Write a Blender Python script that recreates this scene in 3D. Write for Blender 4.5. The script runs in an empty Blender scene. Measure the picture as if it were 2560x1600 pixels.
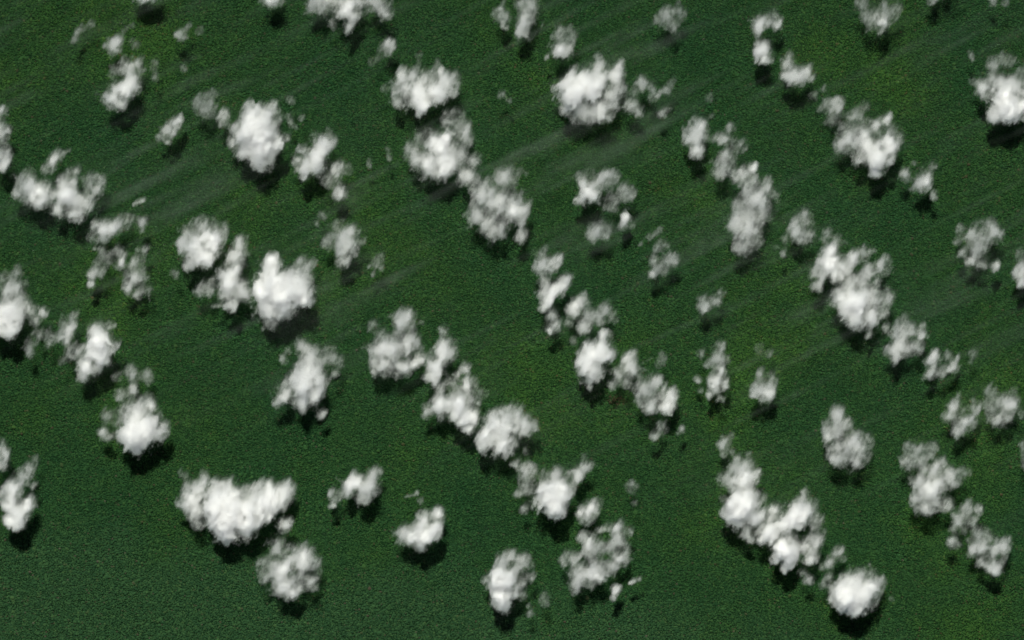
import bpy, math, random
import numpy as np
from mathutils import Vector

rng = np.random.default_rng(7)
random.seed(7)
S = bpy.context.scene
COL = S.collection

# ------------------------------------------------------------------ camera, sky, sun, exposure
# 1 unit = 1 m.  The frame covers 10.24 km x 6.4 km of forest seen from far above.
CAM_H = 60000.0
cam_d = bpy.data.cameras.new("survey_camera")
cam = bpy.data.objects.new("survey_camera", cam_d)
COL.objects.link(cam)
cam.location = (0, 0, CAM_H)
cam.rotation_euler = (0, 0, 0)
cam_d.sensor_width = 36.0
cam_d.lens = 36.0 * CAM_H / 10240.0
cam_d.clip_start = 10.0
cam_d.clip_end = 400000.0
S.camera = cam

SUN_EL, SUN_AZ = math.radians(61.0), math.radians(-9.0)      # from the north, a little west
world = bpy.data.worlds.new("World")
S.world = world
world.use_nodes = True
wn = world.node_tree.nodes
sky = wn.new("ShaderNodeTexSky")
sky.sky_type = 'NISHITA'
sky.sun_disc = False
sky.sun_elevation = SUN_EL
sky.sun_rotation = SUN_AZ
sky.air_density = 0.4            # dry, very clear air: the cloud shadows are almost black
sky.dust_density = 0.2
bg = wn["Background"]
bg.inputs["Strength"].default_value = 0.05
world.node_tree.links.new(sky.outputs[0], bg.inputs["Color"])

sun_d = bpy.data.lights.new("sun", 'SUN')
sun = bpy.data.objects.new("sun", sun_d)
COL.objects.link(sun)
sun_d.energy = 5.0
sun_d.angle = math.radians(0.5)
sun_d.color = (1.0, 0.993, 0.885)
sdir = Vector((math.sin(SUN_AZ) * math.cos(SUN_EL), math.cos(SUN_AZ) * math.cos(SUN_EL), math.sin(SUN_EL)))
sun.rotation_euler = sdir.to_track_quat('Z', 'Y').to_euler()
sun.location = sdir * 20000

vs = S.view_settings
vs.view_transform = 'Standard'
vs.look = 'None'
vs.exposure = 0.32
vs.gamma = 1.0
vs.use_curve_mapping = False

S.render.engine = 'CYCLES'
cy = S.cycles
cy.max_bounces = 26
cy.volume_bounces = 24
cy.diffuse_bounces = 2
cy.glossy_bounces = 1
cy.transparent_max_bounces = 24
cy.volume_step_rate = 1.5
cy.volume_max_steps = 256
cy.use_denoising = True
cy.use_adaptive_sampling = True
cy.adaptive_threshold = 0.015
cy.caustics_reflective = False
cy.caustics_refractive = False


# ------------------------------------------------------------------ helpers
def tag(o, label=None, category=None, group=None, kind=None):
    if label: o["label"] = label
    if category: o["category"] = category
    if group: o["group"] = group
    if kind: o["kind"] = kind
    return o


def link_obj(name, data):
    o = bpy.data.objects.new(name, data)
    COL.objects.link(o)
    return o


def new_mat(name):
    m = bpy.data.materials.new(name)
    m.use_nodes = True
    nt = m.node_tree
    nt.nodes.clear()
    return m, nt, nt.nodes.new("ShaderNodeOutputMaterial")


def node(nt, kind, inputs=None, **props):
    n = nt.nodes.new(kind)
    for k, v in props.items():
        setattr(n, k, v)
    for k, v in (inputs or {}).items():
        if hasattr(v, "is_linked") or isinstance(v, bpy.types.NodeSocket):
            nt.links.new(v, n.inputs[k])
        else:
            n.inputs[k].default_value = v
    return n


def math_n(nt, op, a, b=0.0, clamp=False):
    n = nt.nodes.new("ShaderNodeMath")
    n.operation = op
    n.use_clamp = clamp
    for i, v in enumerate((a, b)):
        if isinstance(v, bpy.types.NodeSocket):
            nt.links.new(v, n.inputs[i])
        else:
            n.inputs[i].default_value = v
    return n.outputs[0]


def ramp_n(nt, fac, stops):
    n = nt.nodes.new("ShaderNodeValToRGB")
    e = n.color_ramp.elements
    while len(e) < len(stops):
        e.new(0.5)
    for i, (p, c) in enumerate(stops):
        e[i].position = p
        e[i].color = (*c, 1.0)
    nt.links.new(fac, n.inputs[0])
    return n.outputs[0]


# ------------------------------------------------------------------ rainforest
def canopy_material():
    m, nt, out = new_mat("leaf_canopy")
    pos = node(nt, "ShaderNodeNewGeometry").outputs["Position"]
    tint = node(nt, "ShaderNodeAttribute", attribute_type='INSTANCER', attribute_name="tint").outputs["Fac"]
    species = ramp_n(nt, tint, [(0.0, (0.0096, 0.0310, 0.0112)), (0.5, (0.0150, 0.0440, 0.0147)), (0.9, (0.0205, 0.0550, 0.0172)),
                                (0.97, (0.0260, 0.0590, 0.0178)), (0.992, (0.0310, 0.0310, 0.0180)), (1.0, (0.0420, 0.0500, 0.0290))])
    big = node(nt, "ShaderNodeTexNoise", {"Vector": pos, "Scale": 0.0006, "Detail": 7.0, "Roughness": 0.66}).outputs["Fac"]
    stand = ramp_n(nt, big, [(0.30, (0.70, 0.86, 0.94)), (0.43, (0.92, 0.96, 1.0)), (0.53, (1.04, 1.03, 0.96)), (0.62, (1.30, 1.22, 0.92)), (0.74, (1.55, 1.42, 0.95))])
    # greyer, duller canopy colour in the south-west and far south
    xyz = node(nt, "ShaderNodeSeparateXYZ", {0: pos})
    edge = math_n(nt, 'ADD', xyz.outputs[1], math_n(nt, 'MULTIPLY', xyz.outputs[0], 0.13))
    edge = math_n(nt, 'ADD', edge, math_n(nt, 'MULTIPLY', big, 1500.0))
    dull = math_n(nt, 'MULTIPLY', math_n(nt, 'ADD', edge, 1800.0), -1.0 / 450.0, clamp=True)
    mixd = node(nt, "ShaderNodeMix", {"Factor": dull, 6: stand, 7: (1.22, 1.12, 1.32, 1)}, data_type='RGBA')
    stand = mixd.outputs[2]
    mixc = node(nt, "ShaderNodeMix", {"Factor": 1.0}, data_type='RGBA', blend_type='MULTIPLY')
    nt.links.new(species, mixc.inputs[6])
    nt.links.new(stand, mixc.inputs[7])
    b = node(nt, "ShaderNodeBsdfDiffuse", {"Color": mixc.outputs[2], "Roughness": 0.5})
    nt.links.new(b.outputs[0], out.inputs["Surface"])
    return m


def floor_material():
    m, nt, out = new_mat("forest_understorey")
    pos = node(nt, "ShaderNodeNewGeometry").outputs["Position"]
    n1 = node(nt, "ShaderNodeTexNoise", {"Vector": pos, "Scale": 0.05, "Detail": 6.0, "Roughness": 0.65}).outputs["Fac"]
    col = ramp_n(nt, n1, [(0.3, (0.004, 0.012, 0.005)), (0.7, (0.009, 0.026, 0.010))])
    bump = node(nt, "ShaderNodeBump", {"Height": n1, "Strength": 0.8, "Distance": 12.0})
    b = node(nt, "ShaderNodeBsdfDiffuse", {"Color": col, "Normal": bump.outputs[0]})
    nt.links.new(b.outputs[0], out.inputs["Surface"])
    return m


def build_ground():
    R = 120000.0
    me = bpy.data.meshes.new("forest_floor")
    me.from_pydata([(-R, -R, 0), (R, -R, 0), (R, R, 0), (-R, R, 0)], [], [(0, 1, 2, 3)])
    me.materials.append(floor_material())
    tag(link_obj("forest_floor", me), "dark rainforest floor under the closed canopy", kind='structure')


def build_canopy():
    """Tree crowns, one instanced rounded crown per tree: nobody could count them."""
    step = 12.5
    W, H = 5650.0, 3750.0
    xs = np.arange(-W, W, step)
    ys = np.arange(-H, H, step)
    X, Y = np.meshgrid(xs, ys)
    n = X.size
    co = np.zeros((n, 3), np.float32)
    co[:, 0] = X.ravel() + rng.uniform(-0.55, 0.55, n) * step
    co[:, 1] = Y.ravel() + rng.uniform(-0.55, 0.55, n) * step
    co[:, 2] = rng.normal(7.0, 2.8, n)
    me = bpy.data.meshes.new("forest_canopy")
    me.vertices.add(n)
    me.vertices.foreach_set("co", co.ravel())
    tint = rng.uniform(0, 1, n)
    # a small stand of reddish brown crowns right of the centre
    near = ((co[:, 0] - 1025) / 90) ** 2 + ((co[:, 1] + 800) / 62) ** 2
    tint = np.where(rng.uniform(0, 1, n) < 0.75 * np.exp(-near), 0.992, tint)
    a = me.attributes.new("tint", 'FLOAT', 'POINT')
    a.data.foreach_set("value", tint.astype(np.float32))
    a = me.attributes.new("girth", 'FLOAT_VECTOR', 'POINT')
    g = rng.lognormal(0, 0.30, n) * 7.5
    sc = np.stack([g * rng.uniform(.85, 1.15, n), g * rng.uniform(.85, 1.15, n), g * rng.uniform(.75, 1.15, n)], 1).astype(np.float32)
    a.data.foreach_set("vector", sc.ravel())
    a = me.attributes.new("turn", 'FLOAT_VECTOR', 'POINT')
    tr = np.stack([rng.uniform(-.3, .3, n), rng.uniform(-.3, .3, n), rng.uniform(0, 6.28, n)], 1).astype(np.float32)
    a.data.foreach_set("vector", tr.ravel())
    me.materials.append(canopy_material())
    o = tag(link_obj("forest_canopy", me), "unbroken dark green rainforest canopy of countless tree crowns", kind='stuff')

    gt = bpy.data.node_groups.new("crowns", 'GeometryNodeTree')
    gt.interface.new_socket("Geometry", in_out='INPUT', socket_type='NodeSocketGeometry')
    gt.interface.new_socket("Geometry", in_out='OUTPUT', socket_type='NodeSocketGeometry')
    gi, go = gt.nodes.new("NodeGroupInput"), gt.nodes.new("NodeGroupOutput")
    ico = node(gt, "GeometryNodeMeshIcoSphere", {"Radius": 1.0, "Subdivisions": 2})
    nz = node(gt, "ShaderNodeTexNoise", {"Scale": 1.7, "Detail": 2.0})
    off = node(gt, "ShaderNodeVectorMath", {0: nz.outputs["Color"], 1: (0.5, 0.5, 0.5)}, operation='SUBTRACT')
    off2 = node(gt, "ShaderNodeVectorMath", {0: off.outputs[0], 3: 1.1}, operation='SCALE')
    sp = node(gt, "GeometryNodeSetPosition", {"Geometry": ico.outputs["Mesh"], "Offset": off2.outputs[0]})
    sm = node(gt, "GeometryNodeSetMaterial", {"Geometry": sp.outputs[0], "Material": me.materials[0]})
    gir = node(gt, "GeometryNodeInputNamedAttribute", {"Name": "girth"}, data_type='FLOAT_VECTOR')
    tur = node(gt, "GeometryNodeInputNamedAttribute", {"Name": "turn"}, data_type='FLOAT_VECTOR')
    iop = node(gt, "GeometryNodeInstanceOnPoints", {"Points": gi.outputs[0], "Instance": sm.outputs[0],
                                                   "Rotation": tur.outputs[0], "Scale": gir.outputs[0]})
    gt.links.new(iop.outputs[0], go.inputs[0])
    o.modifiers.new("crowns", 'NODES').node_group = gt


# ------------------------------------------------------------------ cloud texture (periodic 3D noise)
NT = 128
TAU_D = (0.0, 0.15, 0.25, 0.35, 0.5, 0.65, 0.8, 0.9, 1.0)       # thickness code -> optical depth
TAU_L = np.log((0.16, 0.34, 0.55, 0.82, 1.12, 1.6, 2.6, 6.0, 17.0))


def band_noise(r, wl, stretch=None):
    """Periodic band-limited noise; wl = wavelength in voxels; stretch = (direction, factor)."""
    f = np.fft.fftfreq(NT)
    fz = np.fft.rfftfreq(NT)
    kx, ky, kz = np.meshgrid(f, f, fz, indexing='ij')
    if stretch is not None:
        d, s = stretch
        kd = kx * d[0] + ky * d[1] + kz * d[2]
        k2 = (kx * kx + ky * ky + kz * kz - kd * kd) + kd * kd * s * s
    else:
        k2 = kx * kx + ky * ky + kz * kz
    k = np.sqrt(k2)
    amp = np.exp(-((np.log(np.maximum(k, 1e-6) * wl)) ** 2) / (2 * 0.35 ** 2))
    amp[0, 0, 0] = 0
    w = np.fft.rfftn(r.standard_normal((NT, NT, NT)))
    g = np.fft.irfftn(w * amp, s=(NT, NT, NT), axes=(0, 1, 2))
    return (g / g.std()).astype(np.float32)


wind = np.array((0.42, 0.88, 0.22))
wind /= np.linalg.norm(wind)
puff = np.zeros((NT, NT, NT), np.float32)
for wl, a in ((44, 1.0), (24, .75), (13, .58), (7.5, .46), (4.4, .38), (2.8, .26)):
    puff -= a * np.abs(band_noise(rng, wl))
puff = (puff - puff.mean()) / puff.std()
wisp = np.zeros((NT, NT, NT), np.float32)
for wl, a in ((34, 1.0), (18, .8), (10, .65), (5.6, .52), (3.4, .40)):
    wisp += a * band_noise(rng, wl, (wind, 1.7))
wisp = (wisp - wisp.mean()) / wisp.std()
VOX = 6.5                     # metres per voxel
Q = 0.05                      # grid value 1 = this extinction per metre


def tile(tex, nx, ny, nz, off):
    i = (np.arange(nx) + off[0]) % NT
    j = (np.arange(ny) + off[1]) % NT
    k = (np.arange(nz) + off[2]) % NT
    return tex[np.ix_(i, j, k)]


def smooth(x):
    x = np.clip(x, 0, 1)
    return x * x * (3 - 2 * x)


def cloud_field(caps, lift, seed):
    """Lobes (capsules) given in photo pixels of 4 m -> density on a regular grid."""
    r = np.random.default_rng(seed)
    L = []
    for x1, y1, x2, y2, q, d in caps:
        R = q * 4.0 * (1.13 if d < 0.8 else 1.07)
        hz = R * (0.42 + 0.46 * d)
        zc = 328.0 + lift + 0.5 * hz + 25.0 * d
        k = 1.0 - zc / CAM_H
        L.append(((x1 - 1280) * 4 * k, (800 - y1) * 4 * k, (x2 - 1280) * 4 * k, (800 - y2) * 4 * k, R, hz, zc, d))
    A = np.array(L)
    mrg = 60.0 + 0.30 * A[:, 4].max()
    x0 = min((A[:, 0] - A[:, 4]).min(), (A[:, 2] - A[:, 4]).min()) - mrg
    x1 = max((A[:, 0] + A[:, 4]).max(), (A[:, 2] + A[:, 4]).max()) + mrg
    y0 = min((A[:, 1] - A[:, 4]).min(), (A[:, 3] - A[:, 4]).min()) - mrg
    y1 = max((A[:, 1] + A[:, 4]).max(), (A[:, 3] + A[:, 4]).max()) + mrg
    z0 = (A[:, 6] - A[:, 5]).min() - 10
    z1 = (A[:, 6] + A[:, 5]).max() + 30
    nx, ny, nz = (int(math.ceil((b - a) / VOX)) + 1 for a, b in ((x0, x1), (y0, y1), (z0, z1)))
    off = r.integers(0, NT, 3)
    pf = tile(puff, nx, ny, nz, off)
    ws = tile(wisp, nx, ny, nz, off[::-1])
    gx = x0 + np.arange(nx, dtype=np.float32)[:, None] * VOX
    gy = y0 + np.arange(ny, dtype=np.float32)[None, :] * VOX
    gz = z0 + np.arange(nz, dtype=np.float32) * VOX
    w1 = tile(wisp, nx, ny, 1, off + 40)[:, :, 0]
    w2 = tile(wisp, nx, ny, 1, off + 77)[:, :, 0]
    K = 9.0
    se = np.zeros((nx, ny, nz), np.float32)
    sd = np.zeros_like(se)
    st = np.zeros_like(se)
    for ax, ay, bx, by, R, hz, zc, d in L:
        X = gx + w1 * R * 0.10
        Y = gy + w2 * R * 0.10
        ex, ey = bx - ax, by - ay
        l2 = ex * ex + ey * ey
        t = np.clip(((X - ax) * ex + (Y - ay) * ey) / l2, 0, 1) if l2 > 0 else 0.0
        h2 = ((X - ax - t * ex) ** 2 + (Y - ay - t * ey) ** 2) / (R * R)
        vz = (gz - zc) / hz
        vz = np.where(vz < 0, vz * 1.25, vz) ** 2                 # flatter base
        f = 1.0 - np.sqrt(h2[:, :, None] + vz[None, None, :])
        w = np.exp(K * np.maximum(f, -2.0))
        se += w
        sd += w * d
        st += w * hz
    F = np.log(se) / K
    Dm = sd / se
    Hm = st / se
    # torn, sheared edges up-wind (north-east), crisp cauliflower edges down-wind
    north = np.clip((gy - (y0 + y1) / 2) / (y1 - y0) + 0.5 + 0.25 * (gx - (x0 + x1) / 2) / (x1 - x0), 0, 1)[:, :, None]
    thin = np.clip(1.15 - 1.2 * Dm, 0.12, 1.0)
    rag = 0.18 - 0.055 * thin
    Sf = F + rag * (0.85 * pf + (0.35 + 0.75 * north * (0.5 + thin)) * ws) + 0.16 + 0.05 * thin
    edge = 0.60 + 0.50 * north + 0.06 * thin
    tau = np.exp(np.interp(Dm, TAU_D, TAU_L)) 
    sig = tau / (0.62 * Hm)
    body = np.clip(Sf / edge, 0, 1.25) ** 2.3
    grain = np.exp(np.clip(0.30 * pf + (0.24 + 0.20 * thin) * ws, -1.8, 1.2))
    dens = (sig * body * grain * 0.8).astype(np.float32)
    # wind shear drags a feathery fringe off to the north-north-east
    sm = np.zeros_like(dens)
    wsum = 0.0
    for k in range(1, 9):
        ox, oy, wk = int(round(k * 1.6 * 0.45)), int(round(k * 1.6 * 0.9)), math.exp(-k / 4.0)
        sm[ox:, oy:] += wk * dens[:nx - ox, :ny - oy]
        wsum += wk
    dens = 0.74 * dens + 0.32 * (sm / wsum) * np.exp(0.5 * ws - 0.1)
    # translucent fringe: shreds and thin mist hanging round the body
    shred = np.clip(0.55 * pf + 0.75 * ws - 0.25, 0, 2.2)
    dens += (0.0016 * np.clip((F + 0.30) / 0.4, 0, 1) ** 1.5 * shred * (0.25 + 0.75 * north)).astype(np.float32)
    dens[F < -0.5] = 0
    dens[[0, -1]] = 0
    dens[:, [0, -1]] = 0
    dens[:, :, [0, -1]] = 0
    return dens.astype(np.float32), Sf.astype(np.float32), Dm, (x0, y0, z0)


def surface_net(fld, iso, org, step):
    """Naive surface nets of fld = iso: vertices, quads."""
    f = fld - iso
    ins = f > 0
    nx, ny, nz = f.shape
    acc = np.zeros((nx - 1, ny - 1, nz - 1, 3), np.float32)
    cnt = np.zeros((nx - 1, ny - 1, nz - 1), np.float32)
    sl = lambda o, n: slice(o, n - 1 + o)
    for axis in range(3):
        e = [0, 0, 0]; e[axis] = 1
        oth = [a for a in range(3) if a != axis]
        for u in (0, 1):
            for v in (0, 1):
                o = [0, 0, 0]; o[oth[0]] = u; o[oth[1]] = v
                a = f[sl(o[0], nx), sl(o[1], ny), sl(o[2], nz)]
                b = f[sl(o[0] + e[0], nx), sl(o[1] + e[1], ny), sl(o[2] + e[2], nz)]
                cr = (a > 0) != (b > 0)
                t = np.where(cr, a / np.where(cr, a - b, 1), 0)
                p = np.zeros(a.shape + (3,), np.float32)
                p[..., axis] = t
                p[..., oth[0]] = u
                p[..., oth[1]] = v
                acc += p * cr[..., None]
                cnt += cr
    act = cnt > 0
    idx = np.full(act.shape, -1, np.int64)
    idx[act] = np.arange(act.sum())
    cell = np.argwhere(act)
    pts = (cell + acc[act] / cnt[act][:, None]) * step + np.array(org)
    quads = []
    for axis in range(3):
        a1, a2 = [(1, 2), (2, 0), (0, 1)][axis]
        lo = [slice(None)] * 3; hi = [slice(None)] * 3
        lo[axis] = slice(0, -1); hi[axis] = slice(1, None)
        A, B = ins[tuple(lo)], ins[tuple(hi)]
        for flip, m in ((False, A & ~B), (True, ~A & B)):
            c = np.argwhere(m)
            c = c[(c[:, a1] > 0) & (c[:, a2] > 0) & (c[:, a1] < f.shape[a1] - 1) & (c[:, a2] < f.shape[a2] - 1)]
            if not len(c):
                continue
            d1 = np.zeros(3, int); d1[a1] = 1
            d2 = np.zeros(3, int); d2[a2] = 1
            g = lambda q: idx[q[:, 0], q[:, 1], q[:, 2]]
            qd = np.stack([g(c - d1 - d2), g(c - d2), g(c), g(c - d1)], 1)
            quads.append(qd[:, ::-1] if flip else qd)
    return pts, np.concatenate(quads), cell


def skin_material():
    """Thin veil of droplets on a cloud's surface: mostly clear, whiter where the cloud is dense."""
    m, nt, out = new_mat("cloud_skin")
    cov = node(nt, "ShaderNodeAttribute", attribute_name="cover").outputs["Fac"]
    d = node(nt, "ShaderNodeBsdfDiffuse", {"Color": (0.9, 0.9, 0.9, 1)})
    t = node(nt, "ShaderNodeBsdfTranslucent", {"Color": (0.9, 0.9, 0.9, 1)})
    wm = node(nt, "ShaderNodeMixShader", {0: 0.5, 1: d.outputs[0], 2: t.outputs[0]})
    tr = node(nt, "ShaderNodeBsdfTransparent")
    mx = node(nt, "ShaderNodeMixShader", {0: cov, 1: tr.outputs[0], 2: wm.outputs[0]})
    nt.links.new(mx.outputs[0], out.inputs["Surface"])
    return m


def vapour_material(name, albedo):
    m, nt, out = new_mat(name)
    info = node(nt, "ShaderNodeVolumeInfo")
    den = math_n(nt, 'MULTIPLY', info.outputs["Density"], Q)
    v = node(nt, "ShaderNodeVolumeScatter", {"Color": (*albedo, 1), "Density": den, "Anisotropy": 0.6})
    nt.links.new(v.outputs[0], out.inputs["Volume"])
    return m


def volume_tree():
    """Fills a grid from the densities stored on a helper mesh's points (x runs slowest, z fastest)."""
    gt = bpy.data.node_groups.new("vapour_grid", 'GeometryNodeTree')
    itf = gt.interface
    itf.new_socket("Geometry", in_out='INPUT', socket_type='NodeSocketGeometry')
    for nm, ty in (("Cells", 'NodeSocketObject'), ("Min", 'NodeSocketVector'), ("Max", 'NodeSocketVector'),
                   ("NX", 'NodeSocketInt'), ("NY", 'NodeSocketInt'), ("NZ", 'NodeSocketInt'), ("Step", 'NodeSocketVector'), ("Material", 'NodeSocketMaterial')):
        itf.new_socket(nm, in_out='INPUT', socket_type=ty)
    itf.new_socket("Geometry", in_out='OUTPUT', socket_type='NodeSocketGeometry')
    gi, go = gt.nodes.new("NodeGroupInput"), gt.nodes.new("NodeGroupOutput")
    I = gi.outputs
    oi = node(gt, "GeometryNodeObjectInfo", {"Object": I["Cells"]})
    pos = node(gt, "GeometryNodeInputPosition")
    rel = node(gt, "ShaderNodeVectorMath", {0: pos.outputs[0], 1: I["Min"]}, operation='SUBTRACT')
    cel = node(gt, "ShaderNodeVectorMath", {0: rel.outputs[0], 1: I["Step"]}, operation='DIVIDE')
    rnd = node(gt, "ShaderNodeVectorMath", {0: cel.outputs[0], 1: (0.5, 0.5, 0.5)}, operation='ADD')
    flo = node(gt, "ShaderNodeVectorMath", {0: rnd.outputs[0]}, operation='FLOOR')
    sep = node(gt, "ShaderNodeSeparateXYZ", {0: flo.outputs[0]})
    a = math_n(gt, 'MULTIPLY', sep.outputs[0], I["NY"])
    a = math_n(gt, 'ADD', a, sep.outputs[1])
    a = math_n(gt, 'MULTIPLY', a, I["NZ"])
    a = math_n(gt, 'ADD', a, sep.outputs[2])
    at = node(gt, "GeometryNodeInputNamedAttribute", {"Name": "amount"}, data_type='FLOAT')
    si = node(gt, "GeometryNodeSampleIndex", {"Geometry": oi.outputs["Geometry"], "Value": at.outputs[0], "Index": a}, data_type='FLOAT', domain='POINT')
    vc = node(gt, "GeometryNodeVolumeCube", {"Density": si.outputs[0], "Background": 0.0, "Min": I["Min"], "Max": I["Max"],
                                             "Resolution X": I["NX"], "Resolution Y": I["NY"], "Resolution Z": I["NZ"]})
    sm = node(gt, "GeometryNodeSetMaterial", {"Geometry": vc.outputs[0], "Material": I["Material"]})
    gt.links.new(sm.outputs[0], go.inputs[0])
    return gt


def volume_object(name, gt, grid, org, step, mat):
    nx, ny, nz = grid.shape
    me = bpy.data.meshes.new("density_cells")
    me.vertices.add(grid.size)
    at = me.attributes.new("amount", 'FLOAT', 'POINT')
    at.data.foreach_set("value", np.ascontiguousarray(grid, np.float32).ravel())
    cells = bpy.data.objects.new("density_cells", me)             # data only, never linked to the scene
    vd = bpy.data.volumes.new(name)
    vd.render.clipping = 0.0005
    vd.materials.append(mat)
    o = link_obj(name, vd)
    md = o.modifiers.new("grid", 'NODES')
    md.node_group = gt
    ids = {s.name: s.identifier for s in gt.interface.items_tree if s.in_out == 'INPUT'}
    step = np.array(step, float)
    mx = np.array(org) + step * (np.array(grid.shape) - 1)
    md[ids["Cells"]] = cells
    md[ids["Min"]] = [float(v) for v in org]
    md[ids["Max"]] = [float(v) for v in mx]
    md[ids["NX"]], md[ids["NY"]], md[ids["NZ"]] = nx, ny, nz
    md[ids["Step"]] = [float(v) for v in step]
    md[ids["Material"]] = mat
    return o


def mesh_from(name, pts, quads):
    me = bpy.data.meshes.new(name)
    me.vertices.add(len(pts))
    me.vertices.foreach_set("co", np.ascontiguousarray(pts, np.float32).ravel())
    nq = len(quads)
    me.loops.add(nq * 4)
    me.polygons.add(nq)
    me.loops.foreach_set("vertex_index", quads.ravel().astype(np.int32))
    me.polygons.foreach_set("loop_start", np.arange(nq, dtype=np.int32) * 4)
    me.polygons.foreach_set("use_smooth", np.ones(nq, bool))
    me.update(calc_edges=True)
    me.validate()
    return me


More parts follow.
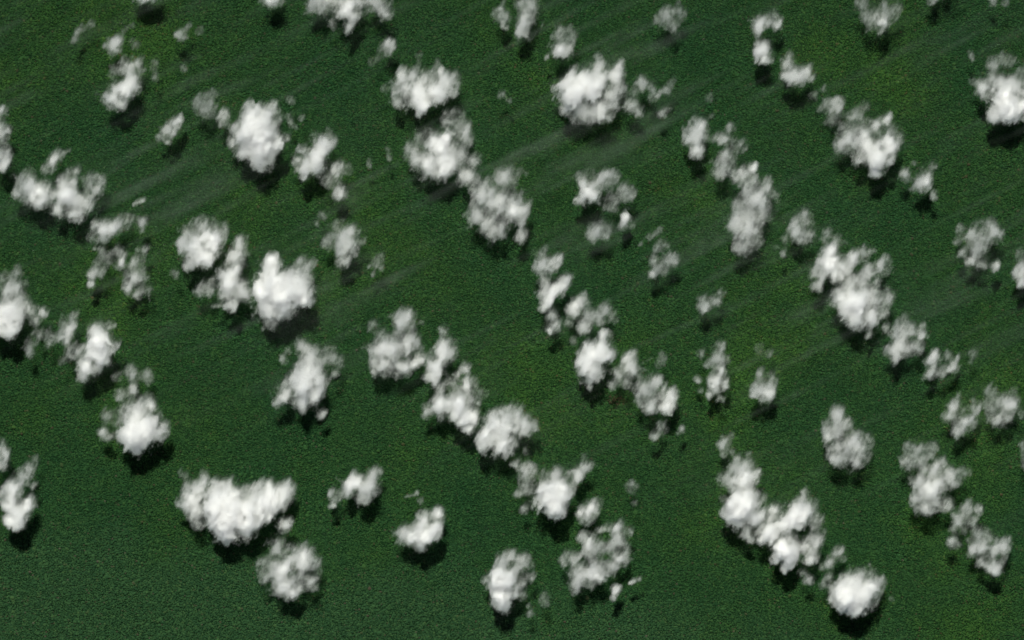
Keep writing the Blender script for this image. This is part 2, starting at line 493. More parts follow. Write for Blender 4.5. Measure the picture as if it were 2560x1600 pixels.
# kind, label, extra height, lobes (x1, y1, x2, y2, radius, thickness)
CLOUDS = [
    ("c", "mostly cut off cloud at the top edge with a big round black shadow below it", 0, [(349, -21, 395, -21, 26, 0.80), (363, -7, 363, -7, 14, 0.70), (384, -4, 384, -4, 11, 0.50)]),
    ("w", "faint forked wisp alone near the upper left corner above long pale streaks", 0, [(187, 102, 197, 78, 10, 0.22), (197, 78, 226, 60, 10, 0.17)]),
    ("c", "small dim round puff just above the tall ragged cloud of the upper left", 0, [(287, 116, 287, 116, 25, 0.48), (335, 109, 335, 109, 14, 0.21), (310, 74, 328, 63, 10, 0.16)]),
    ("c", "tall ragged cloud in the upper left, bright foot and torn grey head", 0, [(278, 247, 328, 211, 25, 0.78), (300, 261, 300, 261, 20, 0.82), (338, 197, 338, 197, 20, 0.65), (289, 180, 338, 159, 18, 0.40), (310, 152, 310, 152, 12, 0.30), (342, 176, 342, 176, 18, 0.42), (388, 155, 388, 194, 10, 0.20)]),
    ("w", "small hooked wisp above a separate dark shadow spot, near a tiny puff below", 0, [(444, 88, 469, 67, 10, 0.35), (458, 90, 458, 90, 16, 0.38), (500, 78, 500, 78, 11, 0.13)]),
    ("w", "tiny round puff beneath the small hooked wisp of the upper left", 0, [(460, 171, 460, 171, 12, 0.32)]),
    ("c", "small round puff with its own round shadow directly underneath, upper left", 0, [(513, 263, 513, 263, 28, 0.49)]),
    ("w", "slim grey puff tucked against the west side of the tall dazzling upper left cloud", 0, [(557, 285, 560, 310, 14, 0.39)]),
    ("c", "thin grey slanted cloud standing alone between the ragged and the dazzling cloud", 0, [(437, 307, 437, 307, 18, 0.38), (419, 328, 419, 328, 21, 0.42), (398, 345, 398, 345, 12, 0.31), (419, 352, 419, 352, 12, 0.38)]),
    ("c", "narrow cloud cut by the left edge of the photo in its upper third", 0, [(-7, 293, -7, 293, 21, 0.42), (-7, 335, -7, 335, 28, 0.70), (4, 398, 4, 398, 25, 0.60), (11, 331, 26, 328, 7, 0.50), (7, 419, 7, 419, 12, 0.50)]),
    ("c", "wide antler shaped cloud near the left edge with a curved tail rising from it", 0, [(70, 444, 70, 444, 25, 0.50), (67, 472, 67, 472, 30, 0.70), (41, 486, 41, 486, 13, 0.50), (106, 490, 106, 490, 30, 0.80), (169, 455, 169, 455, 25, 0.55), (190, 430, 190, 430, 14, 0.35), (166, 493, 166, 493, 32, 0.80), (197, 504, 197, 504, 30, 0.80), (226, 472, 226, 472, 28, 0.55), (254, 455, 254, 455, 16, 0.45), (116, 423, 148, 391, 15, 0.40), (148, 391, 173, 377, 6, 0.20), (190, 529, 190, 529, 25, 0.80), (92, 511, 92, 511, 14, 0.60), (141, 525, 141, 525, 18, 0.75), (192, 550, 192, 550, 11, 0.75)]),
    ("w", "tiny flat wisp just above the arched cloud south of the antler shaped one", 0, [(335, 511, 363, 500, 6, 0.27)]),
    ("c", "tall dazzling cloud of the upper left with a pointed bottom and black shadow", 0, [(639, 319, 639, 319, 46, 1.00), (679, 275, 679, 275, 20, 0.85), (611, 291, 611, 291, 24, 0.55), (595, 319, 595, 319, 22, 0.60), (583, 359, 583, 359, 18, 0.55), (611, 374, 611, 374, 24, 0.80), (651, 404, 651, 404, 26, 0.85), (647, 359, 647, 359, 40, 0.95), (673, 388, 673, 388, 22, 0.80), (685, 339, 685, 339, 18, 0.70), (685, 307, 685, 307, 18, 0.60), (651, 424, 651, 424, 10, 0.80), (720, 291, 734, 319, 10, 0.27), (720, 347, 720, 347, 11, 0.32), (728, 253, 728, 253, 10, 0.20), (752, 295, 752, 295, 8, 0.15)]),
    ("c", "white egg shaped cloud leaning up and right beside the tall dazzling one", 0, [(804, 367, 804, 367, 29, 0.81), (782, 398, 782, 398, 33, 0.91), (758, 418, 758, 418, 24, 0.81), (756, 438, 756, 438, 13, 0.76), (788, 424, 788, 424, 20, 0.81), (825, 349, 825, 349, 20, 0.41), (744, 404, 744, 404, 13, 0.66)]),
    ("c", "dim torn scrap lying in the shadow of the white egg shaped cloud", 0, [(848, 426, 848, 426, 20, 0.32), (830, 455, 830, 455, 20, 0.32), (851, 483, 851, 483, 18, 0.37), (841, 493, 841, 493, 11, 0.30), (869, 426, 869, 426, 13, 0.20)]),
    ("c", "small cut off puff at the top edge, left of the large clustered cloud", 0, [(661, 0, 703, 0, 14, 0.50), (700, 7, 700, 7, 11, 0.50), (682, -14, 682, -14, 25, 0.50)]),
    ("c", "large three pronged cluster cut by the top edge of the photo", 0, [(774, 21, 774, 21, 14, 0.45), (799, 7, 799, 7, 31, 0.70), (823, 7, 823, 7, 19, 0.70), (869, 21, 869, 21, 28, 0.80), (883, 39, 883, 39, 24, 0.75), (873, 67, 873, 67, 18, 0.65), (830, 63, 830, 63, 13, 0.35), (897, 7, 897, 7, 25, 0.80), (940, 4, 940, 4, 28, 0.65), (957, 25, 957, 25, 19, 0.60), (968, 39, 968, 39, 15, 0.55), (869, -21, 869, -21, 35, 0.70), (809, -25, 809, -25, 28, 0.60), (940, -28, 940, -28, 28, 0.60)]),
    ("w", "faint puff over open forest below the clustered cloud at the top edge", 0, [(968, 123, 968, 123, 20, 0.27), (947, 148, 929, 155, 11, 0.12)]),
    ("c", "wide heart shaped white cloud of the upper middle with wisps rising from its top", 0, [(1003, 226, 1003, 226, 28, 0.70), (1007, 187, 1007, 187, 18, 0.40), (1028, 201, 1028, 201, 28, 0.55), (1045, 247, 1045, 247, 35, 0.87), (1088, 233, 1088, 233, 32, 0.87), (1119, 208, 1119, 208, 28, 0.80), (1133, 226, 1133, 226, 16, 0.70), (1063, 201, 1063, 201, 28, 0.45), (1102, 183, 1102, 183, 14, 0.40), (1045, 176, 1045, 137, 8, 0.16), (1091, 166, 1093, 152, 8, 0.15), (992, 254, 992, 254, 14, 0.60), (1056, 268, 1056, 268, 14, 0.75)]),
    ("w", "faint round smudge touching the west side of the heart shaped cloud", 0, [(961, 222, 961, 222, 11, 0.15)]),
    ("c", "grey ragged cloud with one bright knob, directly south of the heart shaped cloud", 0, [(1098, 367, 1098, 367, 32, 0.97), (1133, 303, 1133, 303, 25, 0.50), (1147, 324, 1147, 324, 25, 0.55), (1038, 384, 1038, 384, 28, 0.45), (1063, 352, 1063, 352, 28, 0.40), (1070, 409, 1070, 409, 32, 0.70), (1112, 409, 1112, 409, 35, 0.75), (1140, 381, 1140, 381, 28, 0.65), (1165, 345, 1165, 345, 19, 0.50), (1084, 426, 1084, 426, 21, 0.65), (1126, 430, 1126, 430, 14, 0.65), (1186, 402, 1186, 402, 18, 0.42), (1165, 444, 1165, 444, 23, 0.45)]),
    ("w", "tiny pale scrap alone halfway between the heart shaped cloud and the wide crowned one", 0, [(1253, 240, 1253, 240, 12, 0.27), (1271, 254, 1271, 254, 8, 0.20)]),
    ("w", "thin curled thread of vapour east of the egg shaped cloud", 0, [(968, 374, 973, 398, 7, 0.20)]),
    ("w", "faint tiny curl of mist close right of the egg shaped cloud, above a torn scrap", 0, [(922, 398, 925, 418, 7, 0.18)]),
    ("c", "broad grey woolly cloud of the centre top, next below the bright knobbed cloud", 0, [(1217, 497, 1217, 497, 39, 0.55), (1259, 455, 1259, 455, 34, 0.45), (1296, 429, 1296, 429, 17, 0.30), (1196, 540, 1196, 540, 30, 0.55), (1238, 571, 1238, 571, 30, 0.60), (1286, 529, 1286, 529, 30, 0.65), (1259, 508, 1259, 508, 43, 0.62), (1302, 593, 1302, 593, 17, 0.40), (1221, 566, 1221, 566, 22, 0.50)]),
    ("c", "small faded puff at the top, close on the left of the upright column cloud", 0, [(1253, 21, 1253, 21, 17, 0.35), (1260, 42, 1260, 42, 20, 0.47), (1260, 67, 1260, 67, 10, 0.35), (1239, 42, 1239, 42, 13, 0.25)]),
    ("c", "upright column cloud near the top edge, just right of a faded puff", 0, [(1301, 11, 1301, 11, 21, 0.40), (1322, 18, 1322, 18, 25, 0.45), (1319, 53, 1319, 53, 26, 0.67), (1312, 78, 1312, 78, 20, 0.57), (1326, -11, 1326, -11, 21, 0.40)]),
    ("c", "small triangular cloud with a bright base above the wide crowned cloud", 0, [(1400, 123, 1400, 123, 22, 0.77), (1410, 95, 1410, 95, 25, 0.50), (1400, 74, 1400, 74, 13, 0.30), (1432, 92, 1432, 92, 15, 0.35), (1389, 134, 1389, 134, 11, 0.60), (1365, 144, 1365, 144, 8, 0.30)]),
    ("c", "wide crowned cloud of the upper middle, two horns on top and dazzling west half", 0, [(1432, 233, 1432, 233, 39, 1.00), (1463, 226, 1463, 226, 39, 0.95), (1484, 197, 1484, 197, 28, 0.70), (1491, 169, 1491, 169, 19, 0.50), (1491, 141, 1491, 141, 9, 0.30), (1534, 197, 1534, 197, 25, 0.75), (1544, 169, 1544, 169, 17, 0.50), (1530, 229, 1530, 229, 26, 0.75), (1449, 278, 1449, 278, 26, 0.60), (1414, 271, 1414, 271, 18, 0.67), (1470, 285, 1470, 285, 25, 0.60), (1506, 278, 1506, 278, 28, 0.65), (1520, 293, 1520, 293, 16, 0.60), (1537, 261, 1537, 261, 18, 0.60), (1439, 169, 1439, 169, 10, 0.25)]),
    ("w", "thin broken wisp close on the right of the wide crowned cloud", 0, [(1604, 215, 1604, 215, 20, 0.46), (1583, 226, 1583, 226, 15, 0.35), (1629, 219, 1629, 219, 14, 0.35), (1580, 264, 1580, 264, 20, 0.41), (1594, 285, 1594, 285, 12, 0.34), (1639, 243, 1639, 243, 14, 0.34)]),
    ("c", "small upright lens of cloud right of the thin broken wisp", 0, [(1678, 211, 1678, 211, 16, 0.47), (1664, 229, 1664, 229, 16, 0.52)]),
    ("w", "tiny slanted sliver below the small upright lens of cloud", 0, [(1650, 287, 1675, 273, 10, 0.42)]),
    ("c", "faded wedge of cloud near the top edge with its shadow fallen clear below", 0, [(1671, 42, 1671, 42, 28, 0.42), (1699, 39, 1699, 39, 19, 0.36), (1682, 67, 1682, 67, 16, 0.47), (1643, 46, 1643, 46, 12, 0.30), (1696, 7, 1696, 7, 11, 0.25)]),
    ("c", "bright comma shaped cloud heading the long broken chain of the upper right", 0, [(1735, 338, 1735, 338, 26, 0.72), (1749, 310, 1749, 310, 21, 0.56), (1742, 381, 1742, 381, 19, 0.67), (1717, 349, 1717, 349, 14, 0.50), (1777, 289, 1777, 289, 10, 0.30), (1763, 345, 1763, 345, 14, 0.50)]),
    ("c", "grey knotted cloud behind the comma shaped one in the broken chain", 0, [(1802, 349, 1802, 349, 20, 0.46), (1823, 324, 1823, 324, 13, 0.40), (1844, 367, 1844, 367, 22, 0.46), (1858, 374, 1858, 374, 11, 0.40), (1809, 405, 1809, 405, 27, 0.50), (1798, 433, 1798, 433, 18, 0.40), (1830, 398, 1830, 398, 18, 0.45), (1844, 444, 1844, 444, 20, 0.50), (1876, 423, 1876, 423, 17, 0.45), (1861, 437, 1861, 437, 18, 0.50)]),
    ("c", "cloud of the centre top with a glowing lower left and blurred top", 0, [(1477, 483, 1477, 483, 26, 0.87), (1491, 458, 1491, 458, 28, 0.60), (1523, 458, 1523, 458, 24, 0.50), (1456, 455, 1456, 455, 18, 0.45), (1449, 504, 1449, 504, 13, 0.50), (1537, 448, 1537, 448, 13, 0.35)]),
    ("c", "dim scrap trailing right and down from the glowing cloud of the centre top", 0, [(1562, 486, 1562, 486, 22, 0.46), (1534, 507, 1534, 507, 24, 0.46), (1576, 490, 1576, 490, 14, 0.34), (1558, 558, 1558, 558, 19, 0.55), (1580, 565, 1580, 565, 9, 0.34)]),
    ("c", "double puff near the top right, one small puff stacked over another", 0, [(1892, 67, 1892, 67, 19, 0.74), (1920, 50, 1920, 50, 21, 0.62), (1937, 63, 1937, 63, 17, 0.50), (1931, 40, 1931, 40, 15, 0.45), (1905, 129, 1905, 129, 22, 0.78), (1913, 148, 1913, 148, 17, 0.67), (1894, 119, 1894, 119, 15, 0.60)]),
    ("c", "tall woolly cloud low in the broken chain, behind the grey knotted one", 0, [(1910, 466, 1910, 466, 22, 0.57), (1884, 497, 1884, 497, 36, 0.67), (1844, 519, 1844, 519, 22, 0.46), (1860, 550, 1860, 550, 38, 0.66), (1905, 529, 1905, 529, 29, 0.52), (1841, 566, 1841, 566, 22, 0.52), (1931, 492, 1931, 492, 17, 0.36), (1873, 577, 1873, 577, 22, 0.52)]),
    ("c", "small grey puff ending the broken chain, its shadow clear below it", 0, [(1865, 609, 1865, 609, 26, 0.52), (1847, 614, 1847, 614, 21, 0.46), (1891, 601, 1891, 601, 19, 0.42), (1863, 624, 1863, 624, 17, 0.50)]),
    ("c", "compact oval white puff with grey feathers above it and a black round shadow", 0, [(1990, 190, 1990, 190, 30, 0.77), (2015, 183, 2015, 183, 18, 0.67), (1966, 159, 1966, 159, 18, 0.36), (1973, 141, 1973, 141, 12, 0.25), (1962, 190, 1962, 190, 14, 0.60)]),
    ("w", "faint small smudge of mist right of the thin broken wisp in the upper middle", 0, [(1770, 247, 1770, 247, 12, 0.15)]),
    ("c", "faded fan shaped cloud at the top right with a brownish thin shadow", 60, [(2181, 49, 2181, 49, 25, 0.42), (2202, 60, 2202, 60, 21, 0.47), (2223, 32, 2223, 32, 25, 0.42), (2244, 21, 2244, 21, 13, 0.30), (2160, 11, 2160, 11, 20, 0.36), (2163, 39, 2163, 39, 14, 0.36)]),
    ("c", "cut off puff poking in at the top edge, right of the fan shaped cloud", 0, [(2332, 0, 2332, 0, 14, 0.50), (2336, -14, 2336, -14, 21, 0.60), (2361, -41, 2361, -41, 33, 0.60)]),
    ("c", "tiny cut off puff at the top edge nearest the upper right corner", 0, [(2516, 5, 2516, 5, 12, 0.47), (2484, 4, 2484, 4, 12, 0.30)]),
    ("c", "massive white cloud cut by the right edge in the upper part of the photo", 0, [(2516, 261, 2516, 261, 39, 0.97), (2491, 219, 2491, 219, 28, 0.70), (2452, 219, 2452, 219, 23, 0.60), (2484, 169, 2484, 169, 23, 0.50), (2512, 152, 2512, 152, 21, 0.40), (2480, 194, 2480, 194, 25, 0.55), (2526, 215, 2526, 215, 28, 0.75), (2551, 211, 2551, 211, 25, 0.75), (2533, 296, 2533, 296, 18, 0.85), (2491, 289, 2491, 289, 21, 0.75), (2554, 268, 2554, 268, 28, 0.85), (2554, 187, 2554, 187, 18, 0.50), (2576, 229, 2576, 229, 28, 0.80)]),
    ("w", "tiny thread of mist above the massive cloud at the right edge", 0, [(2422, 130, 2431, 148, 7, 0.22)]),
    ("c", "long wedge shaped cloud of the upper right tapering from a torn grey arm", 0, [(2036, 243, 2036, 243, 14, 0.30), (2057, 261, 2057, 261, 18, 0.40), (2086, 275, 2086, 275, 24, 0.46), (2079, 303, 2079, 303, 16, 0.40), (2061, 226, 2061, 226, 10, 0.20), (2139, 293, 2139, 293, 25, 0.56), (2160, 271, 2160, 271, 16, 0.40), (2117, 328, 2117, 328, 25, 0.66), (2107, 363, 2107, 363, 24, 0.60), (2146, 338, 2146, 338, 32, 0.62), (2167, 374, 2167, 374, 32, 0.80), (2216, 359, 2216, 359, 28, 0.86), (2195, 398, 2195, 398, 32, 0.86), (2188, 430, 2188, 430, 17, 0.80), (2149, 391, 2149, 391, 21, 0.75), (2213, 300, 2213, 300, 16, 0.36), (2184, 317, 2184, 317, 25, 0.42), (2230, 331, 2230, 331, 18, 0.50), (2244, 345, 2244, 345, 16, 0.55)]),
    ("c", "small winged puff just below and right of the wedge shaped cloud", 0, [(2301, 458, 2301, 458, 23, 0.71), (2311, 441, 2311, 441, 20, 0.61), (2329, 419, 2329, 419, 13, 0.49), (2262, 444, 2262, 444, 18, 0.45), (2283, 409, 2283, 409, 9, 0.34), (2332, 490, 2332, 490, 12, 0.39)]),
    ("c", "arched white cloud bridging dark shadow, below the antler shaped cloud", 0, [(254, 579, 254, 579, 26, 0.72), (278, 565, 278, 565, 24, 0.72), (303, 558, 303, 558, 21, 0.50), (352, 558, 352, 558, 18, 0.50), (324, 551, 324, 551, 17, 0.36), (229, 596, 229, 596, 12, 0.50), (261, 600, 261, 600, 13, 0.50), (236, 621, 236, 621, 6, 0.25)]),
    ("c", "two legged grey ragged cloud directly beneath the arched cloud", 0, [(261, 649, 261, 649, 22, 0.59), (250, 674, 250, 674, 20, 0.55), (229, 685, 229, 685, 15, 0.49), (226, 713, 226, 713, 11, 0.34), (293, 632, 293, 632, 16, 0.45), (303, 656, 303, 656, 19, 0.45), (359, 628, 359, 628, 13, 0.44), (331, 667, 331, 667, 21, 0.51), (342, 695, 342, 695, 28, 0.59), (324, 716, 324, 716, 19, 0.45), (352, 727, 352, 727, 22, 0.45), (342, 741, 342, 741, 13, 0.39), (352, 649, 352, 649, 14, 0.39)]),
    ("c", "heavy bright cloud cut by the left edge at mid height, arm reaching right", 0, [(21, 734, 21, 734, 32, 0.62), (42, 681, 42, 681, 20, 0.32), (21, 702, 21, 702, 21, 0.42), (60, 709, 60, 709, 14, 0.36), (25, 780, 25, 780, 35, 0.86), (21, 811, 21, 811, 32, 0.92), (0, 787, 0, 787, 32, 0.86), (49, 752, 49, 752, 25, 0.60), (74, 780, 74, 780, 19, 0.46), (106, 783, 106, 783, 14, 0.42), (85, 804, 85, 804, 17, 0.40), (7, 833, 7, 833, 14, 0.80)]),
    ("c", "thin sprawling scrap between the heavy left edge cloud and the bright hourglass cloud", 0, [(74, 868, 74, 868, 21, 0.51), (95, 840, 95, 840, 16, 0.39), (123, 840, 123, 840, 19, 0.39), (162, 833, 162, 833, 22, 0.51), (169, 808, 169, 808, 22, 0.45), (190, 787, 190, 787, 11, 0.29), (166, 861, 166, 861, 14, 0.44)]),
    ("c", "bright hourglass shaped cloud of the left side with a glowing upper waist", 0, [(254, 861, 254, 861, 32, 1.00), (243, 836, 243, 836, 25, 0.70), (271, 818, 271, 818, 13, 0.45), (240, 892, 240, 892, 28, 0.90), (219, 921, 219, 921, 28, 0.80), (208, 942, 208, 942, 17, 0.70), (243, 917, 243, 917, 21, 0.75), (197, 878, 197, 878, 21, 0.46), (176, 885, 176, 885, 18, 0.30), (159, 903, 159, 903, 14, 0.15)]),
    ("c", "small grey puff between the hourglass cloud and the round white one below", 0, [(328, 935, 328, 935, 22, 0.48), (363, 945, 363, 945, 19, 0.48), (296, 945, 296, 945, 14, 0.31), (331, 970, 331, 970, 19, 0.58), (303, 984, 303, 984, 18, 0.51)]),
    ("c", "round white cloud of the lower left with a detached grey flank on its west", 0, [(345, 1023, 345, 1023, 35, 0.62), (377, 1009, 377, 1009, 18, 0.40), (324, 1044, 324, 1044, 28, 0.72), (271, 1044, 271, 1044, 20, 0.36), (261, 1087, 261, 1087, 17, 0.40), (336, 1087, 336, 1087, 39, 0.96), (371, 1073, 371, 1073, 35, 0.96), (339, 1119, 339, 1119, 17, 0.90), (318, 1105, 318, 1105, 17, 0.80), (389, 1087, 389, 1087, 19, 0.85)]),
    ("c", "chunky white cloud with blunt top, upper neighbour of the long knobbly cloud", 0, [(486, 618, 486, 618, 35, 0.86), (504, 575, 504, 575, 25, 0.66), (476, 593, 476, 593, 25, 0.70), (529, 603, 529, 603, 30, 0.86), (553, 572, 553, 572, 18, 0.60), (507, 642, 507, 642, 28, 0.86), (472, 656, 472, 656, 20, 0.60), (455, 611, 455, 611, 14, 0.70), (539, 572, 539, 572, 20, 0.60)]),
    ("c", "long knobbly upright cloud wedged between the chunky cloud and the brightest one", 0, [(606, 614, 606, 614, 21, 0.47), (589, 646, 589, 646, 25, 0.67), (578, 681, 578, 681, 30, 0.82), (571, 709, 571, 709, 26, 0.82), (599, 730, 599, 730, 25, 0.66), (578, 762, 578, 762, 18, 0.75), (613, 741, 613, 741, 17, 0.60), (518, 723, 518, 723, 18, 0.42), (500, 730, 500, 730, 15, 0.35), (532, 709, 532, 709, 13, 0.35), (564, 737, 564, 737, 18, 0.60), (529, 767, 553, 764, 5, 0.25)]),
    ("w", "tiny round puff under the chunky white cloud on its west side", 0, [(437, 688, 437, 688, 12, 0.28)]),
    ("c", "brightest cloud of the left half, dazzling with a grey ragged foot", 0, [(686, 709, 686, 709, 39, 1.00), (703, 730, 703, 730, 46, 1.00), (675, 663, 675, 663, 24, 0.70), (682, 649, 682, 649, 13, 0.50), (756, 670, 756, 670, 24, 0.66), (774, 663, 774, 663, 15, 0.50), (746, 716, 746, 716, 39, 0.95), (760, 692, 760, 692, 25, 0.80), (661, 730, 661, 730, 28, 0.95), (672, 766, 672, 766, 32, 0.86), (707, 776, 707, 776, 25, 0.76), (661, 780, 661, 780, 14, 0.75), (675, 811, 675, 811, 17, 0.50), (658, 822, 658, 822, 8, 0.35), (774, 752, 774, 752, 12, 0.30)]),
    ("c", "furry grey cloud above and right of the brightest cloud, small tail above it", 0, [(848, 600, 848, 600, 31, 0.68), (844, 565, 844, 565, 20, 0.42), (873, 586, 873, 586, 23, 0.52), (820, 607, 820, 607, 18, 0.48), (859, 625, 859, 625, 23, 0.62), (883, 625, 883, 625, 15, 0.46), (901, 603, 901, 603, 14, 0.26), (851, 656, 851, 656, 19, 0.36), (806, 544, 806, 544, 13, 0.36), (795, 561, 795, 561, 9, 0.31)]),
    ("w", "small broken puff right of the furry grey cloud, near its shadow", 0, [(936, 653, 936, 653, 16, 0.37), (954, 642, 954, 642, 11, 0.30), (922, 665, 922, 665, 7, 0.25), (954, 670, 954, 670, 8, 0.15), (933, 688, 933, 688, 8, 0.25)]),
    ("c", "leaning bright cloud with a mitten shaped head south of the brightest cloud", 0, [(763, 956, 763, 956, 39, 0.96), (742, 970, 742, 970, 25, 0.86), (781, 921, 781, 921, 35, 0.76), (816, 896, 816, 896, 28, 0.62), (834, 907, 834, 907, 18, 0.50), (774, 885, 774, 885, 21, 0.42), (753, 868, 753, 868, 18, 0.36), (710, 900, 710, 900, 13, 0.36), (718, 878, 718, 878, 10, 0.25), (792, 949, 792, 949, 28, 0.80), (718, 984, 718, 984, 25, 0.66), (693, 1005, 693, 1005, 15, 0.50), (756, 1005, 756, 1005, 25, 0.70), (788, 981, 788, 981, 25, 0.70), (837, 931, 837, 931, 14, 0.50), (802, 1037, 802, 1037, 13, 0.30)]),
    ("c", "snowman shaped cloud of the centre, small round head on a wide body", 0, [(1007, 811, 1007, 811, 32, 0.60), (1024, 794, 1024, 794, 17, 0.45), (978, 871, 978, 871, 39, 0.77), (947, 882, 947, 882, 28, 0.62), (1021, 861, 1021, 861, 28, 0.66), (954, 847, 954, 847, 21, 0.50), (964, 914, 964, 914, 25, 0.66), (940, 907, 940, 907, 18, 0.55), (1007, 921, 1007, 921, 23, 0.56), (992, 938, 992, 938, 14, 0.50), (1028, 910, 1028, 910, 16, 0.50), (936, 931, 936, 931, 12, 0.35), (933, 815, 933, 815, 15, 0.13), (1052, 804, 1052, 804, 10, 0.20)]),
    ("c", "slim flame shaped cloud right beside the snowman shaped cloud", 0, [(1109, 826, 1109, 826, 13, 0.36), (1116, 861, 1116, 861, 20, 0.50), (1102, 889, 1102, 889, 28, 0.66), (1084, 917, 1084, 917, 26, 0.76), (1077, 942, 1077, 942, 20, 0.66), (1126, 882, 1126, 882, 18, 0.50), (1049, 903, 1049, 903, 15, 0.40), (1158, 921, 1158, 921, 15, 0.40), (1140, 938, 1140, 938, 12, 0.35)]),
    ("c", "lumpy cloud with a glowing core under the flame shaped cloud of the centre", 0, [(1095, 974, 1095, 974, 19, 0.50), (1126, 959, 1126, 959, 18, 0.46), (1169, 963, 1169, 963, 21, 0.42), (1147, 988, 1147, 988, 28, 0.66), (1144, 1019, 1144, 1019, 30, 0.97), (1098, 1019, 1098, 1019, 26, 0.76), (1169, 995, 1169, 995, 25, 0.70), (1162, 1040, 1162, 1040, 28, 0.86), (1183, 1051, 1183, 1051, 14, 0.70), (1070, 1033, 1070, 1033, 20, 0.42), (1063, 1019, 1063, 1019, 13, 0.30), (1204, 981, 1204, 981, 15, 0.25), (1166, 1073, 1166, 1073, 15, 0.72)]),
    ("c", "smooth bright cloud of the centre with an inky black shadow on its lower left", 0, [(1259, 1069, 1259, 1069, 39, 0.92), (1217, 1101, 1217, 1101, 30, 0.82), (1286, 1048, 1286, 1048, 33, 0.82), (1259, 1117, 1259, 1117, 26, 0.86), (1312, 1069, 1312, 1069, 26, 0.70), (1291, 1032, 1291, 1032, 17, 0.50), (1333, 1058, 1333, 1058, 14, 0.40)]),
    ("c", "small plain puff below the dim scrap of the centre top, dark shadow under it", 0, [(1499, 575, 1499, 575, 26, 0.52), (1484, 589, 1484, 589, 18, 0.42), (1513, 586, 1513, 586, 16, 0.42), (1477, 593, 1477, 593, 10, 0.30)]),
    ("w", "thin slanted streak of mist above the faint bearded cloud right of centre", 0, [(1622, 596, 1650, 572, 9, 0.27), (1601, 612, 1601, 612, 7, 0.16)]),
    ("c", "faint bearded cloud right of the centre with a grey ragged shadow", 0, [(1650, 618, 1650, 618, 18, 0.35), (1671, 649, 1671, 649, 21, 0.51), (1650, 667, 1650, 667, 23, 0.51), (1632, 685, 1632, 685, 13, 0.45), (1685, 656, 1685, 656, 13, 0.45), (1632, 653, 1632, 653, 14, 0.34)]),
    ("c", "lone flat oval wisp over open forest right of the centre, shadow detached below", 0, [(1756, 759, 1756, 759, 18, 0.47), (1784, 752, 1784, 752, 18, 0.42), (1802, 734, 1802, 734, 12, 0.25), (1770, 766, 1770, 766, 14, 0.47)]),
    ("c", "small capped cloud heading the steep chain that runs down the middle", 0, [(1361, 667, 1361, 667, 25, 0.67), (1386, 656, 1386, 656, 18, 0.62), (1350, 635, 1350, 635, 15, 0.25), (1361, 625, 1361, 625, 10, 0.16), (1340, 667, 1340, 667, 10, 0.50)]),
    ("c", "slanted white streak of cloud, second in the steep middle chain, grey tail below", 0, [(1389, 730, 1389, 730, 23, 0.82), (1368, 748, 1368, 748, 21, 0.76), (1410, 709, 1410, 709, 19, 0.66), (1428, 695, 1428, 695, 10, 0.36), (1361, 706, 1361, 706, 19, 0.46), (1358, 773, 1358, 773, 14, 0.60), (1361, 734, 1361, 734, 18, 0.60), (1382, 790, 1382, 790, 18, 0.30), (1382, 815, 1382, 815, 18, 0.42), (1375, 829, 1375, 829, 10, 0.36)]),
    ("c", "greenish grey three lobed cloud at the bend of the steep middle chain", 0, [(1453, 759, 1453, 759, 21, 0.46), (1435, 780, 1435, 780, 21, 0.42), (1421, 808, 1421, 808, 12, 0.25), (1477, 794, 1477, 794, 25, 0.52), (1460, 818, 1460, 818, 21, 0.62), (1499, 801, 1499, 801, 18, 0.50), (1513, 780, 1513, 780, 21, 0.52), (1530, 797, 1530, 797, 18, 0.46), (1544, 804, 1544, 804, 6, 0.30)]),
    ("c", "brightest cloud of the steep middle chain, upright with a hooked foot", 0, [(1506, 850, 1506, 850, 18, 0.70), (1499, 882, 1499, 882, 32, 0.96), (1474, 903, 1474, 903, 32, 0.92), (1513, 885, 1513, 885, 21, 0.80), (1484, 924, 1484, 924, 26, 0.86), (1467, 949, 1467, 949, 17, 0.56), (1477, 970, 1477, 970, 10, 0.60), (1456, 889, 1456, 889, 18, 0.70), (1523, 840, 1523, 840, 12, 0.40)]),
    ("w", "tiny puff on the west shoulder of the upright cloud with a hooked foot", 0, [(1435, 854, 1435, 854, 11, 0.23)]),
    ("c", "pale forked cloud right of the hooked foot cloud, thin arc trailing from its top", 0, [(1580, 896, 1580, 896, 18, 0.42), (1580, 924, 1580, 924, 25, 0.52), (1590, 931, 1590, 931, 18, 0.50), (1548, 942, 1548, 942, 21, 0.42), (1569, 956, 1569, 956, 18, 0.42), (1530, 963, 1530, 963, 12, 0.30), (1608, 907, 1632, 896, 6, 0.20), (1650, 903, 1650, 903, 17, 0.22)]),
    ("c", "woolly grey cloud attached to a whiter tooth shaped one on its right", 0, [(1618, 981, 1618, 981, 32, 0.62), (1608, 974, 1608, 974, 21, 0.50), (1639, 956, 1639, 956, 19, 0.50), (1622, 1012, 1622, 1012, 20, 0.66), (1654, 988, 1654, 988, 15, 0.50)]),
    ("c", "white tooth shaped cloud on the right flank of the woolly grey cloud", 0, [(1678, 995, 1678, 995, 20, 0.77), (1675, 981, 1675, 981, 16, 0.62), (1664, 1019, 1664, 1019, 18, 0.77), (1685, 1016, 1685, 1016, 14, 0.66)]),
    ("w", "torn faint scrap drifting in shadow under the tooth shaped cloud", 0, [(1658, 1070, 1658, 1070, 17, 0.22), (1633, 1091, 1633, 1091, 12, 0.30), (1700, 1080, 1700, 1080, 12, 0.26)]),
